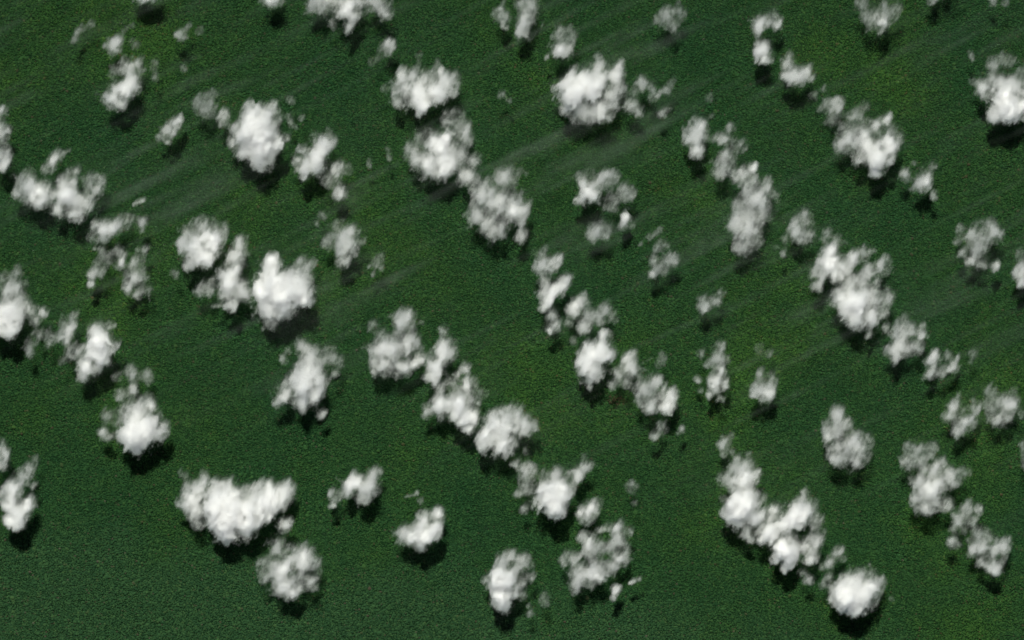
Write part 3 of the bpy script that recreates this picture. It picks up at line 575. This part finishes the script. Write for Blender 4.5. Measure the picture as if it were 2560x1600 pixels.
    ("c", "narrow beaded column of cloud standing upright right of centre", 0, [(1798, 864, 1798, 864, 13, 0.37), (1784, 900, 1784, 900, 23, 0.62), (1752, 885, 1752, 885, 11, 0.30), (1819, 903, 1819, 903, 13, 0.36), (1798, 928, 1798, 928, 18, 0.42), (1791, 952, 1791, 952, 19, 0.47), (1787, 970, 1787, 970, 19, 0.57), (1812, 966, 1812, 966, 14, 0.50), (1802, 998, 1802, 998, 13, 0.50), (1773, 988, 1773, 988, 10, 0.35)]),
    ("w", "thin sliver of mist along the west side of the beaded column of cloud", 0, [(1742, 949, 1742, 949, 10, 0.27), (1749, 977, 1749, 977, 8, 0.27)]),
    ("c", "small white mushroom puff right of the beaded column of cloud", 0, [(1894, 979, 1894, 979, 24, 0.72), (1921, 958, 1921, 958, 21, 0.62), (1905, 942, 1905, 942, 17, 0.42), (1921, 984, 1921, 984, 17, 0.60)]),
    ("w", "faint smear of mist above the small white mushroom puff", 0, [(1900, 876, 1900, 876, 15, 0.16), (1921, 884, 1921, 884, 12, 0.17)]),
    ("c", "jellyfish shaped puff with ragged threads at its lower left, right of centre", 0, [(2008, 554, 2008, 554, 23, 0.42), (1998, 579, 1998, 579, 26, 0.62), (2019, 586, 2019, 586, 19, 0.52), (2001, 596, 2001, 596, 18, 0.57), (2019, 554, 2019, 554, 18, 0.42), (1987, 554, 1987, 554, 14, 0.42), (1941, 618, 1941, 618, 10, 0.20), (1955, 635, 1955, 635, 10, 0.22), (1959, 603, 1959, 603, 12, 0.16)]),
    ("c", "bright forked upper half of the giant double cloud on the right", 0, [(2068, 586, 2068, 586, 16, 0.36), (2061, 600, 2061, 600, 11, 0.30), (2093, 600, 2093, 600, 18, 0.42), (2072, 628, 2072, 628, 21, 0.72), (2072, 663, 2072, 663, 28, 0.87), (2061, 681, 2061, 681, 21, 0.70), (2107, 663, 2107, 663, 25, 0.82), (2131, 649, 2131, 649, 21, 0.76), (2160, 635, 2160, 635, 19, 0.70), (2177, 628, 2177, 628, 12, 0.60), (2093, 688, 2093, 688, 21, 0.76), (2036, 681, 2036, 681, 18, 0.46), (2043, 716, 2043, 716, 18, 0.46), (2026, 692, 2026, 692, 10, 0.25), (2117, 677, 2117, 677, 18, 0.80)]),
    ("c", "broad lower half of the giant double cloud on the right, black shadow underneath", 0, [(2167, 692, 2167, 692, 25, 0.62), (2202, 670, 2202, 670, 19, 0.50), (2216, 649, 2216, 649, 12, 0.36), (2213, 674, 2213, 674, 14, 0.46), (2128, 716, 2128, 716, 28, 0.72), (2139, 752, 2139, 752, 39, 0.87), (2103, 748, 2103, 748, 28, 0.76), (2089, 752, 2089, 752, 18, 0.60), (2181, 748, 2181, 748, 32, 0.67), (2220, 744, 2220, 744, 19, 0.50), (2139, 790, 2139, 790, 32, 0.87), (2117, 780, 2117, 780, 21, 0.80), (2174, 787, 2174, 787, 28, 0.80), (2202, 780, 2202, 780, 18, 0.50), (2213, 822, 2213, 822, 12, 0.30), (2181, 808, 2181, 808, 14, 0.60)]),
    ("w", "little grey puff floating in the black shadow of the giant double cloud", 0, [(2172, 840, 2172, 840, 10, 0.28)]),
    ("c", "upright boat sail shaped cloud directly below the giant double cloud", 0, [(2258, 811, 2258, 811, 19, 0.52), (2251, 840, 2251, 840, 25, 0.67), (2265, 826, 2265, 826, 18, 0.60), (2301, 836, 2301, 836, 18, 0.50), (2290, 868, 2290, 868, 19, 0.67), (2272, 878, 2272, 878, 19, 0.56), (2255, 871, 2255, 871, 21, 0.50), (2227, 882, 2227, 882, 21, 0.50), (2234, 900, 2234, 900, 13, 0.50), (2308, 815, 2308, 815, 8, 0.30)]),
    ("c", "grey comb shaped cloud next in line below the boat sail shaped one", 0, [(2325, 907, 2325, 907, 21, 0.46), (2325, 931, 2325, 931, 21, 0.52), (2336, 892, 2336, 892, 14, 0.36), (2350, 928, 2350, 928, 18, 0.46), (2371, 892, 2371, 892, 13, 0.30), (2385, 914, 2385, 914, 17, 0.42), (2396, 892, 2396, 892, 10, 0.36), (2375, 921, 2375, 921, 14, 0.42), (2311, 938, 2311, 938, 10, 0.40)]),
    ("w", "faint upright wisp right of the grey comb shaped cloud", 0, [(2435, 889, 2435, 889, 12, 0.27), (2427, 907, 2427, 907, 7, 0.13)]),
    ("c", "curled cloud near the right edge at upper mid height, an open ring at its foot", 0, [(2452, 600, 2452, 600, 30, 0.67), (2438, 625, 2438, 625, 21, 0.62), (2470, 568, 2470, 568, 21, 0.46), (2484, 593, 2484, 593, 21, 0.56), (2473, 551, 2473, 551, 12, 0.30), (2399, 579, 2399, 579, 15, 0.42), (2392, 607, 2392, 607, 13, 0.36), (2406, 635, 2406, 635, 17, 0.50), (2424, 653, 2424, 653, 16, 0.46), (2456, 663, 2456, 663, 13, 0.40), (2484, 667, 2484, 667, 13, 0.40), (2431, 603, 2431, 603, 21, 0.56)]),
    ("c", "narrow cloud cut by the right edge, right of the curled ring footed one", 0, [(2551, 639, 2551, 639, 17, 0.36), (2544, 677, 2544, 677, 18, 0.52), (2554, 702, 2554, 702, 18, 0.62), (2572, 674, 2572, 674, 28, 0.60)]),
    ("c", "small two pronged cloud of the right side with a bright foot", 0, [(2382, 1019, 2382, 1019, 17, 0.42), (2371, 1044, 2371, 1044, 18, 0.46), (2427, 1019, 2427, 1019, 20, 0.46), (2410, 1055, 2410, 1055, 25, 0.62), (2435, 1002, 2435, 1002, 13, 0.36), (2396, 988, 2396, 988, 8, 0.30), (2397, 1073, 2397, 1073, 20, 0.67)]),
    ("c", "square grey cloud near the right edge beside the small two pronged one", 0, [(2477, 984, 2477, 984, 18, 0.46), (2501, 1002, 2501, 1002, 25, 0.52), (2477, 1019, 2477, 1019, 21, 0.57), (2533, 977, 2533, 977, 13, 0.36), (2526, 1016, 2526, 1016, 21, 0.46), (2498, 1055, 2498, 1055, 20, 0.50), (2516, 1044, 2516, 1044, 18, 0.46), (2554, 1037, 2554, 1037, 12, 0.30)]),
    ("c", "upper of two stacked clouds right of the beaded column, cone shaped", 0, [(2090, 1032, 2090, 1032, 21, 0.56), (2085, 1069, 2085, 1069, 28, 0.62), (2106, 1069, 2106, 1069, 23, 0.56), (2074, 1088, 2074, 1088, 19, 0.50), (2122, 1058, 2122, 1058, 12, 0.40)]),
    ("c", "lower of two stacked clouds right of the beaded column, round and woolly", 0, [(2090, 1124, 2090, 1124, 26, 0.62), (2122, 1122, 2122, 1122, 38, 0.62), (2148, 1117, 2148, 1117, 26, 0.56), (2159, 1101, 2159, 1101, 17, 0.46), (2106, 1148, 2106, 1148, 26, 0.62), (2138, 1148, 2138, 1148, 19, 0.55)]),
    ("c", "tall leaning cloud near the left edge low in the photo, thin at its top", 0, [(85, 1147, 85, 1147, 10, 0.36), (71, 1175, 71, 1175, 18, 0.56), (57, 1197, 57, 1197, 21, 0.66), (35, 1225, 35, 1225, 26, 0.76), (21, 1246, 21, 1246, 25, 0.82), (21, 1267, 21, 1267, 21, 0.82), (39, 1278, 39, 1278, 26, 0.76), (67, 1264, 67, 1264, 21, 0.70), (46, 1306, 46, 1306, 20, 0.70), (21, 1303, 21, 1303, 16, 0.70), (81, 1214, 81, 1214, 10, 0.25), (67, 1289, 67, 1289, 13, 0.50)]),
    ("c", "sliver of cloud cut by the left edge, above the tall leaning cloud", 0, [(4, 1140, 4, 1140, 20, 0.56), (-7, 1168, -7, 1168, 21, 0.62), (0, 1101, 0, 1101, 11, 0.30), (-7, 1126, -7, 1126, 18, 0.50)]),
    ("c", "widest cloud of the lower left, dazzling core and a small dark hole", 0, [(487, 1218, 487, 1218, 28, 0.62), (505, 1193, 505, 1193, 17, 0.42), (470, 1253, 470, 1253, 26, 0.66), (484, 1285, 484, 1285, 23, 0.62), (494, 1310, 494, 1310, 15, 0.50), (456, 1264, 456, 1264, 14, 0.42), (459, 1186, 459, 1186, 12, 0.20), (551, 1264, 551, 1264, 41, 1.00), (565, 1236, 565, 1236, 35, 0.92), (572, 1292, 572, 1292, 42, 1.00), (569, 1334, 569, 1334, 28, 0.96), (569, 1356, 569, 1356, 10, 0.86), (615, 1285, 615, 1285, 39, 0.96), (600, 1320, 600, 1320, 28, 0.86), (622, 1243, 622, 1243, 28, 0.76), (629, 1313, 629, 1313, 21, 0.80), (664, 1250, 664, 1250, 35, 0.96), (650, 1285, 650, 1285, 28, 0.92), (703, 1232, 703, 1232, 28, 0.66), (728, 1232, 728, 1232, 17, 0.50), (671, 1214, 671, 1214, 18, 0.60), (699, 1257, 699, 1257, 20, 0.60), (721, 1250, 721, 1250, 17, 0.50)]),
    ("w", "small puff in the shadow at the right foot of the widest lower left cloud", 0, [(707, 1317, 707, 1317, 19, 0.47), (725, 1303, 725, 1303, 10, 0.36)]),
    ("c", "grey curly cloud below the widest cloud, with a dark pit on its right", 0, [(693, 1373, 693, 1373, 25, 0.61), (707, 1352, 707, 1352, 11, 0.45), (679, 1412, 679, 1412, 29, 0.61), (668, 1440, 668, 1440, 22, 0.59), (757, 1405, 757, 1405, 34, 0.71), (781, 1412, 781, 1412, 19, 0.59), (711, 1440, 711, 1440, 31, 0.71), (704, 1465, 704, 1465, 28, 0.71), (725, 1483, 725, 1483, 19, 0.71), (774, 1462, 774, 1462, 21, 0.55), (746, 1472, 746, 1472, 19, 0.59), (785, 1451, 785, 1451, 12, 0.49)]),
    ("c", "small slug shaped cloud of the lower middle slanting up to the right", 0, [(919, 1218, 919, 1218, 29, 0.83), (908, 1246, 908, 1246, 19, 0.76), (887, 1207, 887, 1207, 25, 0.62), (859, 1221, 859, 1221, 23, 0.62), (841, 1236, 841, 1236, 19, 0.62), (933, 1186, 933, 1186, 19, 0.48), (951, 1179, 951, 1179, 9, 0.26), (831, 1264, 831, 1264, 10, 0.52), (870, 1232, 870, 1232, 18, 0.66)]),
    ("c", "duck shaped cloud of the lower middle with a thin neck of vapour above", 0, [(1053, 1338, 1053, 1338, 28, 0.92), (1053, 1313, 1053, 1313, 22, 0.60), (1032, 1324, 1032, 1324, 18, 0.50), (1025, 1345, 1025, 1345, 25, 0.76), (1004, 1334, 1004, 1334, 23, 0.66), (1078, 1324, 1078, 1324, 25, 0.86), (1092, 1292, 1092, 1292, 19, 0.60), (1053, 1292, 1053, 1292, 16, 0.50), (1053, 1253, 1053, 1253, 10, 0.42), (1043, 1232, 1043, 1232, 6, 0.25), (993, 1331, 993, 1331, 13, 0.55), (1050, 1366, 1050, 1366, 14, 0.76), (1014, 1243, 1039, 1236, 4, 0.22)]),
    ("c", "solitary egg shaped cloud at the bottom middle with a blazing white core", 0, [(1255, 1451, 1255, 1451, 35, 1.00), (1262, 1419, 1262, 1419, 28, 0.70), (1272, 1391, 1272, 1391, 17, 0.42), (1255, 1490, 1255, 1490, 28, 0.92), (1262, 1515, 1262, 1515, 17, 0.82), (1233, 1455, 1233, 1455, 18, 0.70), (1212, 1447, 1212, 1447, 12, 0.30), (1293, 1430, 1293, 1430, 28, 0.62), (1311, 1402, 1311, 1402, 20, 0.36), (1300, 1455, 1300, 1455, 19, 0.70), (1325, 1444, 1325, 1444, 13, 0.30), (1286, 1483, 1286, 1483, 13, 0.60), (1304, 1490, 1304, 1490, 13, 0.16)]),
    ("w", "thin torn puff right of the solitary egg shaped cloud at the bottom", 0, [(1361, 1500, 1361, 1500, 16, 0.32), (1361, 1486, 1361, 1486, 8, 0.25), (1326, 1536, 1326, 1536, 10, 0.20), (1322, 1515, 1322, 1515, 6, 0.15)]),
    ("c", "scoop shaped bright cloud of the lower middle with an arm up to the right", 0, [(1379, 1243, 1379, 1243, 39, 1.00), (1379, 1197, 1379, 1197, 28, 0.67), (1358, 1225, 1358, 1225, 25, 0.80), (1414, 1225, 1414, 1225, 28, 0.86), (1439, 1193, 1439, 1193, 21, 0.76), (1464, 1168, 1464, 1168, 20, 0.66), (1457, 1144, 1457, 1144, 13, 0.40), (1375, 1274, 1375, 1274, 21, 0.80), (1397, 1260, 1397, 1260, 21, 0.86), (1315, 1190, 1315, 1190, 24, 0.52), (1319, 1218, 1319, 1218, 19, 0.46), (1301, 1175, 1301, 1175, 17, 0.46), (1294, 1236, 1294, 1236, 13, 0.30), (1308, 1274, 1308, 1274, 13, 0.30), (1287, 1158, 1287, 1158, 13, 0.36), (1315, 1133, 1315, 1133, 11, 0.25)]),
    ("c", "small smooth bean shaped puff between the scoop shaped and the broken ring cloud", 0, [(1464, 1289, 1464, 1289, 23, 0.57), (1481, 1274, 1481, 1274, 19, 0.46), (1499, 1260, 1499, 1260, 13, 0.30), (1446, 1289, 1446, 1289, 13, 0.50)]),
    ("c", "broken ring of grey cloud lumps at the bottom, right of the solitary egg", 0, [(1545, 1327, 1545, 1327, 22, 0.55), (1541, 1356, 1541, 1356, 26, 0.66), (1534, 1380, 1534, 1380, 22, 0.65), (1559, 1391, 1559, 1391, 22, 0.59), (1570, 1331, 1570, 1331, 13, 0.45), (1492, 1327, 1520, 1327, 9, 0.45), (1485, 1373, 1485, 1373, 28, 0.71), (1457, 1345, 1457, 1345, 14, 0.51), (1478, 1356, 1478, 1356, 19, 0.59), (1499, 1423, 1499, 1423, 28, 0.71), (1527, 1412, 1527, 1412, 22, 0.59), (1432, 1394, 1432, 1394, 19, 0.51), (1407, 1405, 1407, 1405, 13, 0.29), (1450, 1444, 1450, 1444, 26, 0.59), (1439, 1465, 1439, 1465, 19, 0.51), (1478, 1440, 1478, 1440, 20, 0.55), (1481, 1465, 1481, 1465, 14, 0.39)]),
    ("w", "tiny scrap below the right side of the broken ring of cloud lumps", 0, [(1538, 1476, 1538, 1476, 12, 0.37), (1533, 1497, 1533, 1497, 8, 0.30)]),
    ("w", "tiny slanted dash of cloud off the right side of the broken ring", 0, [(1577, 1456, 1598, 1447, 6, 0.32)]),
    ("w", "faint broken smudge over open forest right of the scoop shaped cloud", 0, [(1580, 1221, 1580, 1221, 15, 0.18), (1587, 1260, 1587, 1260, 10, 0.14)]),
    ("w", "small dim puff at the top of the steep chain of the lower right", 0, [(1817, 1101, 1817, 1101, 17, 0.42), (1806, 1115, 1806, 1115, 15, 0.40), (1831, 1087, 1831, 1087, 8, 0.20), (1810, 1137, 1810, 1137, 10, 0.30)]),
    ("c", "white pear shaped cloud above the blinding one in the lower right chain", 0, [(1870, 1137, 1870, 1137, 13, 0.40), (1845, 1149, 1845, 1149, 12, 0.38), (1831, 1133, 1831, 1133, 11, 0.34), (1859, 1165, 1859, 1165, 21, 0.54), (1842, 1186, 1842, 1186, 30, 0.72), (1817, 1204, 1817, 1204, 21, 0.67), (1863, 1204, 1863, 1204, 26, 0.76), (1880, 1190, 1880, 1190, 18, 0.56), (1835, 1221, 1835, 1221, 13, 0.60)]),
    ("c", "blinding round cloud of the lower right chain with a black shadow at left", 0, [(1856, 1278, 1856, 1278, 39, 1.00), (1880, 1257, 1880, 1257, 28, 0.80), (1866, 1246, 1866, 1246, 25, 0.76), (1831, 1285, 1831, 1285, 25, 0.92), (1880, 1292, 1880, 1292, 25, 0.80), (1873, 1331, 1873, 1331, 20, 0.56), (1895, 1313, 1895, 1313, 18, 0.50), (1877, 1349, 1877, 1349, 13, 0.46), (1909, 1246, 1909, 1246, 12, 0.36), (1810, 1250, 1810, 1250, 13, 0.22)]),
    ("c", "big lumpy cluster of bright knobs in the lower right, tallest of its chain", 0, [(2015, 1253, 2015, 1253, 23, 0.52), (2015, 1236, 2015, 1236, 13, 0.42), (1991, 1292, 1991, 1292, 32, 0.96), (2005, 1278, 2005, 1278, 25, 0.86), (1955, 1313, 1955, 1313, 28, 0.92), (1927, 1338, 1927, 1338, 25, 0.86), (1906, 1345, 1906, 1345, 20, 0.80), (1962, 1380, 1962, 1380, 30, 0.96), (1945, 1394, 1945, 1394, 21, 0.80), (1980, 1391, 1980, 1391, 18, 0.80), (1959, 1419, 1959, 1419, 13, 0.60), (2037, 1306, 2037, 1306, 20, 0.52), (2033, 1349, 2033, 1349, 23, 0.56), (2019, 1377, 2019, 1377, 21, 0.50), (2026, 1398, 2026, 1398, 17, 0.42), (1927, 1292, 1927, 1292, 20, 0.50), (1938, 1274, 1938, 1274, 15, 0.36), (1977, 1345, 1977, 1345, 21, 0.76), (2061, 1327, 2061, 1327, 8, 0.20)]),
    ("c", "grey crooked link between the lumpy cluster and the dazzling end cloud", 0, [(2093, 1384, 2093, 1384, 17, 0.42), (2104, 1398, 2104, 1398, 10, 0.36), (2072, 1412, 2072, 1412, 17, 0.46), (2054, 1419, 2054, 1419, 10, 0.36), (2072, 1444, 2072, 1444, 15, 0.30), (2061, 1462, 2061, 1462, 13, 0.30)]),
    ("w", "faint scrap under the lumpy cluster, left of the grey crooked link", 0, [(2019, 1451, 2019, 1451, 13, 0.23), (2005, 1430, 2005, 1430, 12, 0.22)]),
    ("c", "dazzling dome shaped cloud ending the lower right chain above a jet black shadow", 0, [(2135, 1483, 2135, 1483, 39, 1.00), (2111, 1493, 2111, 1493, 30, 0.96), (2157, 1490, 2157, 1490, 32, 0.92), (2150, 1455, 2150, 1455, 32, 0.76), (2188, 1455, 2188, 1455, 20, 0.42), (2118, 1447, 2118, 1447, 20, 0.42), (2086, 1500, 2086, 1500, 17, 0.66), (2132, 1518, 2132, 1518, 25, 0.92), (2132, 1532, 2132, 1532, 12, 0.80), (2171, 1508, 2171, 1508, 19, 0.66), (2079, 1472, 2079, 1472, 13, 0.36), (2192, 1483, 2192, 1483, 13, 0.42)]),
    ("w", "tiny faint puff right of the dazzling dome shaped end cloud", 0, [(2227, 1495, 2227, 1495, 8, 0.18)]),
    ("c", "pale slanted puff heading the far right chain of the lower part", 0, [(2294, 1137, 2294, 1137, 28, 0.57), (2323, 1119, 2323, 1119, 19, 0.52), (2266, 1154, 2266, 1154, 18, 0.57), (2330, 1137, 2330, 1137, 10, 0.36)]),
    ("c", "white wing shaped cloud second in the far right chain, the brightest of it", 0, [(2344, 1161, 2344, 1161, 19, 0.52), (2326, 1186, 2326, 1186, 25, 0.62), (2301, 1211, 2301, 1211, 26, 0.72), (2319, 1232, 2319, 1232, 32, 0.82), (2294, 1243, 2294, 1243, 21, 0.76), (2312, 1271, 2312, 1271, 25, 0.76), (2340, 1221, 2340, 1221, 25, 0.70), (2376, 1197, 2376, 1197, 23, 0.62), (2404, 1186, 2404, 1186, 18, 0.46), (2393, 1207, 2393, 1207, 15, 0.50), (2340, 1260, 2340, 1260, 17, 0.46), (2365, 1264, 2365, 1264, 16, 0.25)]),
    ("c", "grey tangled cloud third in the far right chain, a small knob at its foot", 0, [(2411, 1274, 2411, 1274, 20, 0.46), (2443, 1274, 2443, 1274, 13, 0.42), (2397, 1299, 2397, 1299, 21, 0.52), (2425, 1303, 2425, 1303, 17, 0.42), (2383, 1324, 2383, 1324, 13, 0.36), (2407, 1320, 2407, 1320, 15, 0.42), (2386, 1359, 2386, 1359, 17, 0.46), (2376, 1349, 2376, 1349, 10, 0.36)]),
    ("c", "frayed grey cloud ending the far right chain near the lower right corner", 0, [(2439, 1341, 2439, 1341, 24, 0.57), (2450, 1366, 2450, 1366, 24, 0.57), (2429, 1380, 2429, 1380, 15, 0.42), (2478, 1384, 2478, 1384, 28, 0.52), (2506, 1377, 2506, 1377, 18, 0.42), (2485, 1416, 2485, 1416, 22, 0.52), (2517, 1352, 2517, 1352, 11, 0.30), (2471, 1345, 2471, 1345, 17, 0.36), (2450, 1405, 2450, 1405, 13, 0.36), (2492, 1433, 2492, 1433, 10, 0.46)]),
    ("w", "thin strip of mist at the right edge beside the far right chain", 0, [(2559, 1112, 2561, 1161, 12, 0.24)]),
]


def build_clouds():
    gt = volume_tree()
    skin = skin_material()
    vap = vapour_material("cloud_vapour", (0.994, 0.996, 0.991))
    for i, (kind, label, lift, caps) in enumerate(CLOUDS):
        dens, Sf, Dm, org = cloud_field(caps, lift, sum(label.encode()) + 7 * len(caps))
        c2 = Sf[::2, ::2, ::2].copy()
        c2[[0, -1]] = -1; c2[:, [0, -1]] = -1; c2[:, :, [0, -1]] = -1
        iso = 0.24
        if c2.max() <= iso:
            iso = c2.max() * 0.5
        pts, quads, cell = surface_net(c2, iso, org, VOX * 2)
        me = mesh_from("cumulus_cloud" if kind == 'c' else "cloud_wisp", pts, quads)
        dv = Dm[::2, ::2, ::2][cell[:, 0], cell[:, 1], cell[:, 2]]
        at = me.attributes.new("cover", 'FLOAT', 'POINT')
        if len(me.vertices) == len(dv):
            at.data.foreach_set("value", np.clip(0.012 + 0.016 * dv, 0, 0.03).astype(np.float32))
        me.materials.append(skin)
        o = link_obj(me.name, me)
        if kind == 'c':
            tag(o, label, "cloud", "cumulus clouds drifting in rows over the forest")
        else:
            tag(o, label, "cloud wisp", "small thin wisps of cloud over the forest")
        v = volume_object("vapour", gt, dens / Q, org, (VOX, VOX, VOX), vap)
        v.parent = o


# brighter filaments in the veil: from, to (photo pixels), half width, optical depth
STREAKS = [(-60, 125, 215, -25, 10, 0.10), (-60, 240, 300, 90, 22, 0.03), (60, 360, 460, 215, 16, 0.035), (-80, 330, 120, 230, 22, 0.05),
           (230, 470, 420, 365, 14, 0.045), (600, 300, 980, 110, 24, 0.035), (650, 235, 830, 150, 10, 0.05), (780, 175, 1010, 80, 16, 0.03),
           (180, 560, 520, 380, 22, 0.03), (400, 720, 700, 560, 22, 0.022), (640, 660, 960, 480, 24, 0.03), (860, 620, 1120, 500, 26, 0.025),
           (0, 1030, 330, 880, 24, 0.022), (400, 1080, 760, 930, 26, 0.018), (1940, 1060, 2110, 640, 10, 0.03), (1990, 1100, 2090, 830, 9, 0.03),
           (2060, 420, 2320, 250, 30, 0.03), (2000, 360, 2220, 200, 26, 0.03), (2290, 830, 2480, 560, 26, 0.02), (1560, 330, 1800, 240, 22, 0.02),
           (1230, 450, 1340, 360, 20, 0.03), (2420, 1100, 2500, 900, 14, 0.02)]


def build_veil():
    """High thin cirrus: faint streaks running up to the right over the upper half of the view."""
    st = (24.0, 24.0, 60.0)
    nx, ny, nz = 470, 310, 5
    x0, y0 = -nx * st[0] / 2, -ny * st[1] / 2
    n = 512
    f = np.fft.fftfreq(n)
    kx, ky = np.meshgrid(f, f, indexing='ij')
    dx, dy = math.cos(math.radians(27)), math.sin(math.radians(27))
    kd = kx * dx + ky * dy
    kp = -kx * dy + ky * dx
    out = np.zeros((n, n))
    for wl, a, s in ((80, .6, 2.2), (34, .8, 4.5), (15, 1.0, 8), (8, 1.0, 11), (4.5, .8, 13)):
        k = np.sqrt((kd * s) ** 2 + kp ** 2)
        amp = np.exp(-(np.log(np.maximum(k, 1e-6) * wl)) ** 2 / (2 * .4 ** 2)); amp[0, 0] = 0
        g = np.fft.ifft2(np.fft.fft2(rng.standard_normal((n, n))) * amp).real
        out += a * g / g.std()
    out = out / out.std()
    P = out[:nx, :ny]
    X = x0 + np.arange(nx)[:, None] * st[0]
    Y = y0 + np.arange(ny)[None, :] * st[1]
    cover = smooth((Y + 0.18 * X + 1900) / 2600) * 0.9 + 0.1
    tau = cover * (0.004 + 0.029 * np.clip(P + 0.25, 0, 3) ** 1.4)
    for sx, sy, tx, ty, hw, am in STREAKS:
        ax, ay, bx, by = (sx - 1280) * 4, (800 - sy) * 4, (tx - 1280) * 4, (800 - ty) * 4
        ex, ey = bx - ax, by - ay
        t = ((X - ax) * ex + (Y - ay) * ey) / (ex * ex + ey * ey)
        bend = 30 * np.sin(t * 5 + sx)
        dd = np.abs(((X - ax) * ey - (Y - ay) * ex) / math.hypot(ex, ey) + bend)
        tau += 0.95 * am * np.exp(-(dd / (hw * 3.1)) ** 2) * smooth(t * 5) * smooth((1 - t) * 4) * np.clip(0.7 + 0.6 * P, 0.05, 2.2)
    k = np.sqrt(kx * kx + ky * ky)
    patch = np.zeros((n, n))
    for wl, a in ((60, 1.0), (26, .9), (11, .7), (5, .45)):
        amp = np.exp(-(np.log(np.maximum(k, 1e-6) * wl)) ** 2 / (2 * .4 ** 2)); amp[0, 0] = 0
        g = np.fft.ifft2(np.fft.fft2(rng.standard_normal((n, n))) * amp).real
        patch += a * g / g.std()
    patch = (patch / patch.std())[:nx, :ny]
    tau = np.maximum(tau, 0.0) * np.clip(0.97 + 0.12 * patch, 0.5, 1.5) + cover * 0.004 * np.clip(patch + 0.8, 0, 3)
    prof = np.array([0, .6, 1, .6, 0])
    grid = tau[:, :, None] * prof[None, None, :] / (2.2 * 60)
    grid[[0, -1]] = 0
    grid[:, [0, -1]] = 0
    gt = volume_tree()
    o = volume_object("cirrus_veil", gt, grid / Q, (x0, y0, 900.0), st, vapour_material("cirrus_vapour", (0.999, 0.999, 0.999)))
    o.data.render.clipping = 0.0
    tag(o, "faint streaky veil of high thin cloud over the forest", kind='stuff')


build_ground()
build_canopy()
build_clouds()
build_veil()
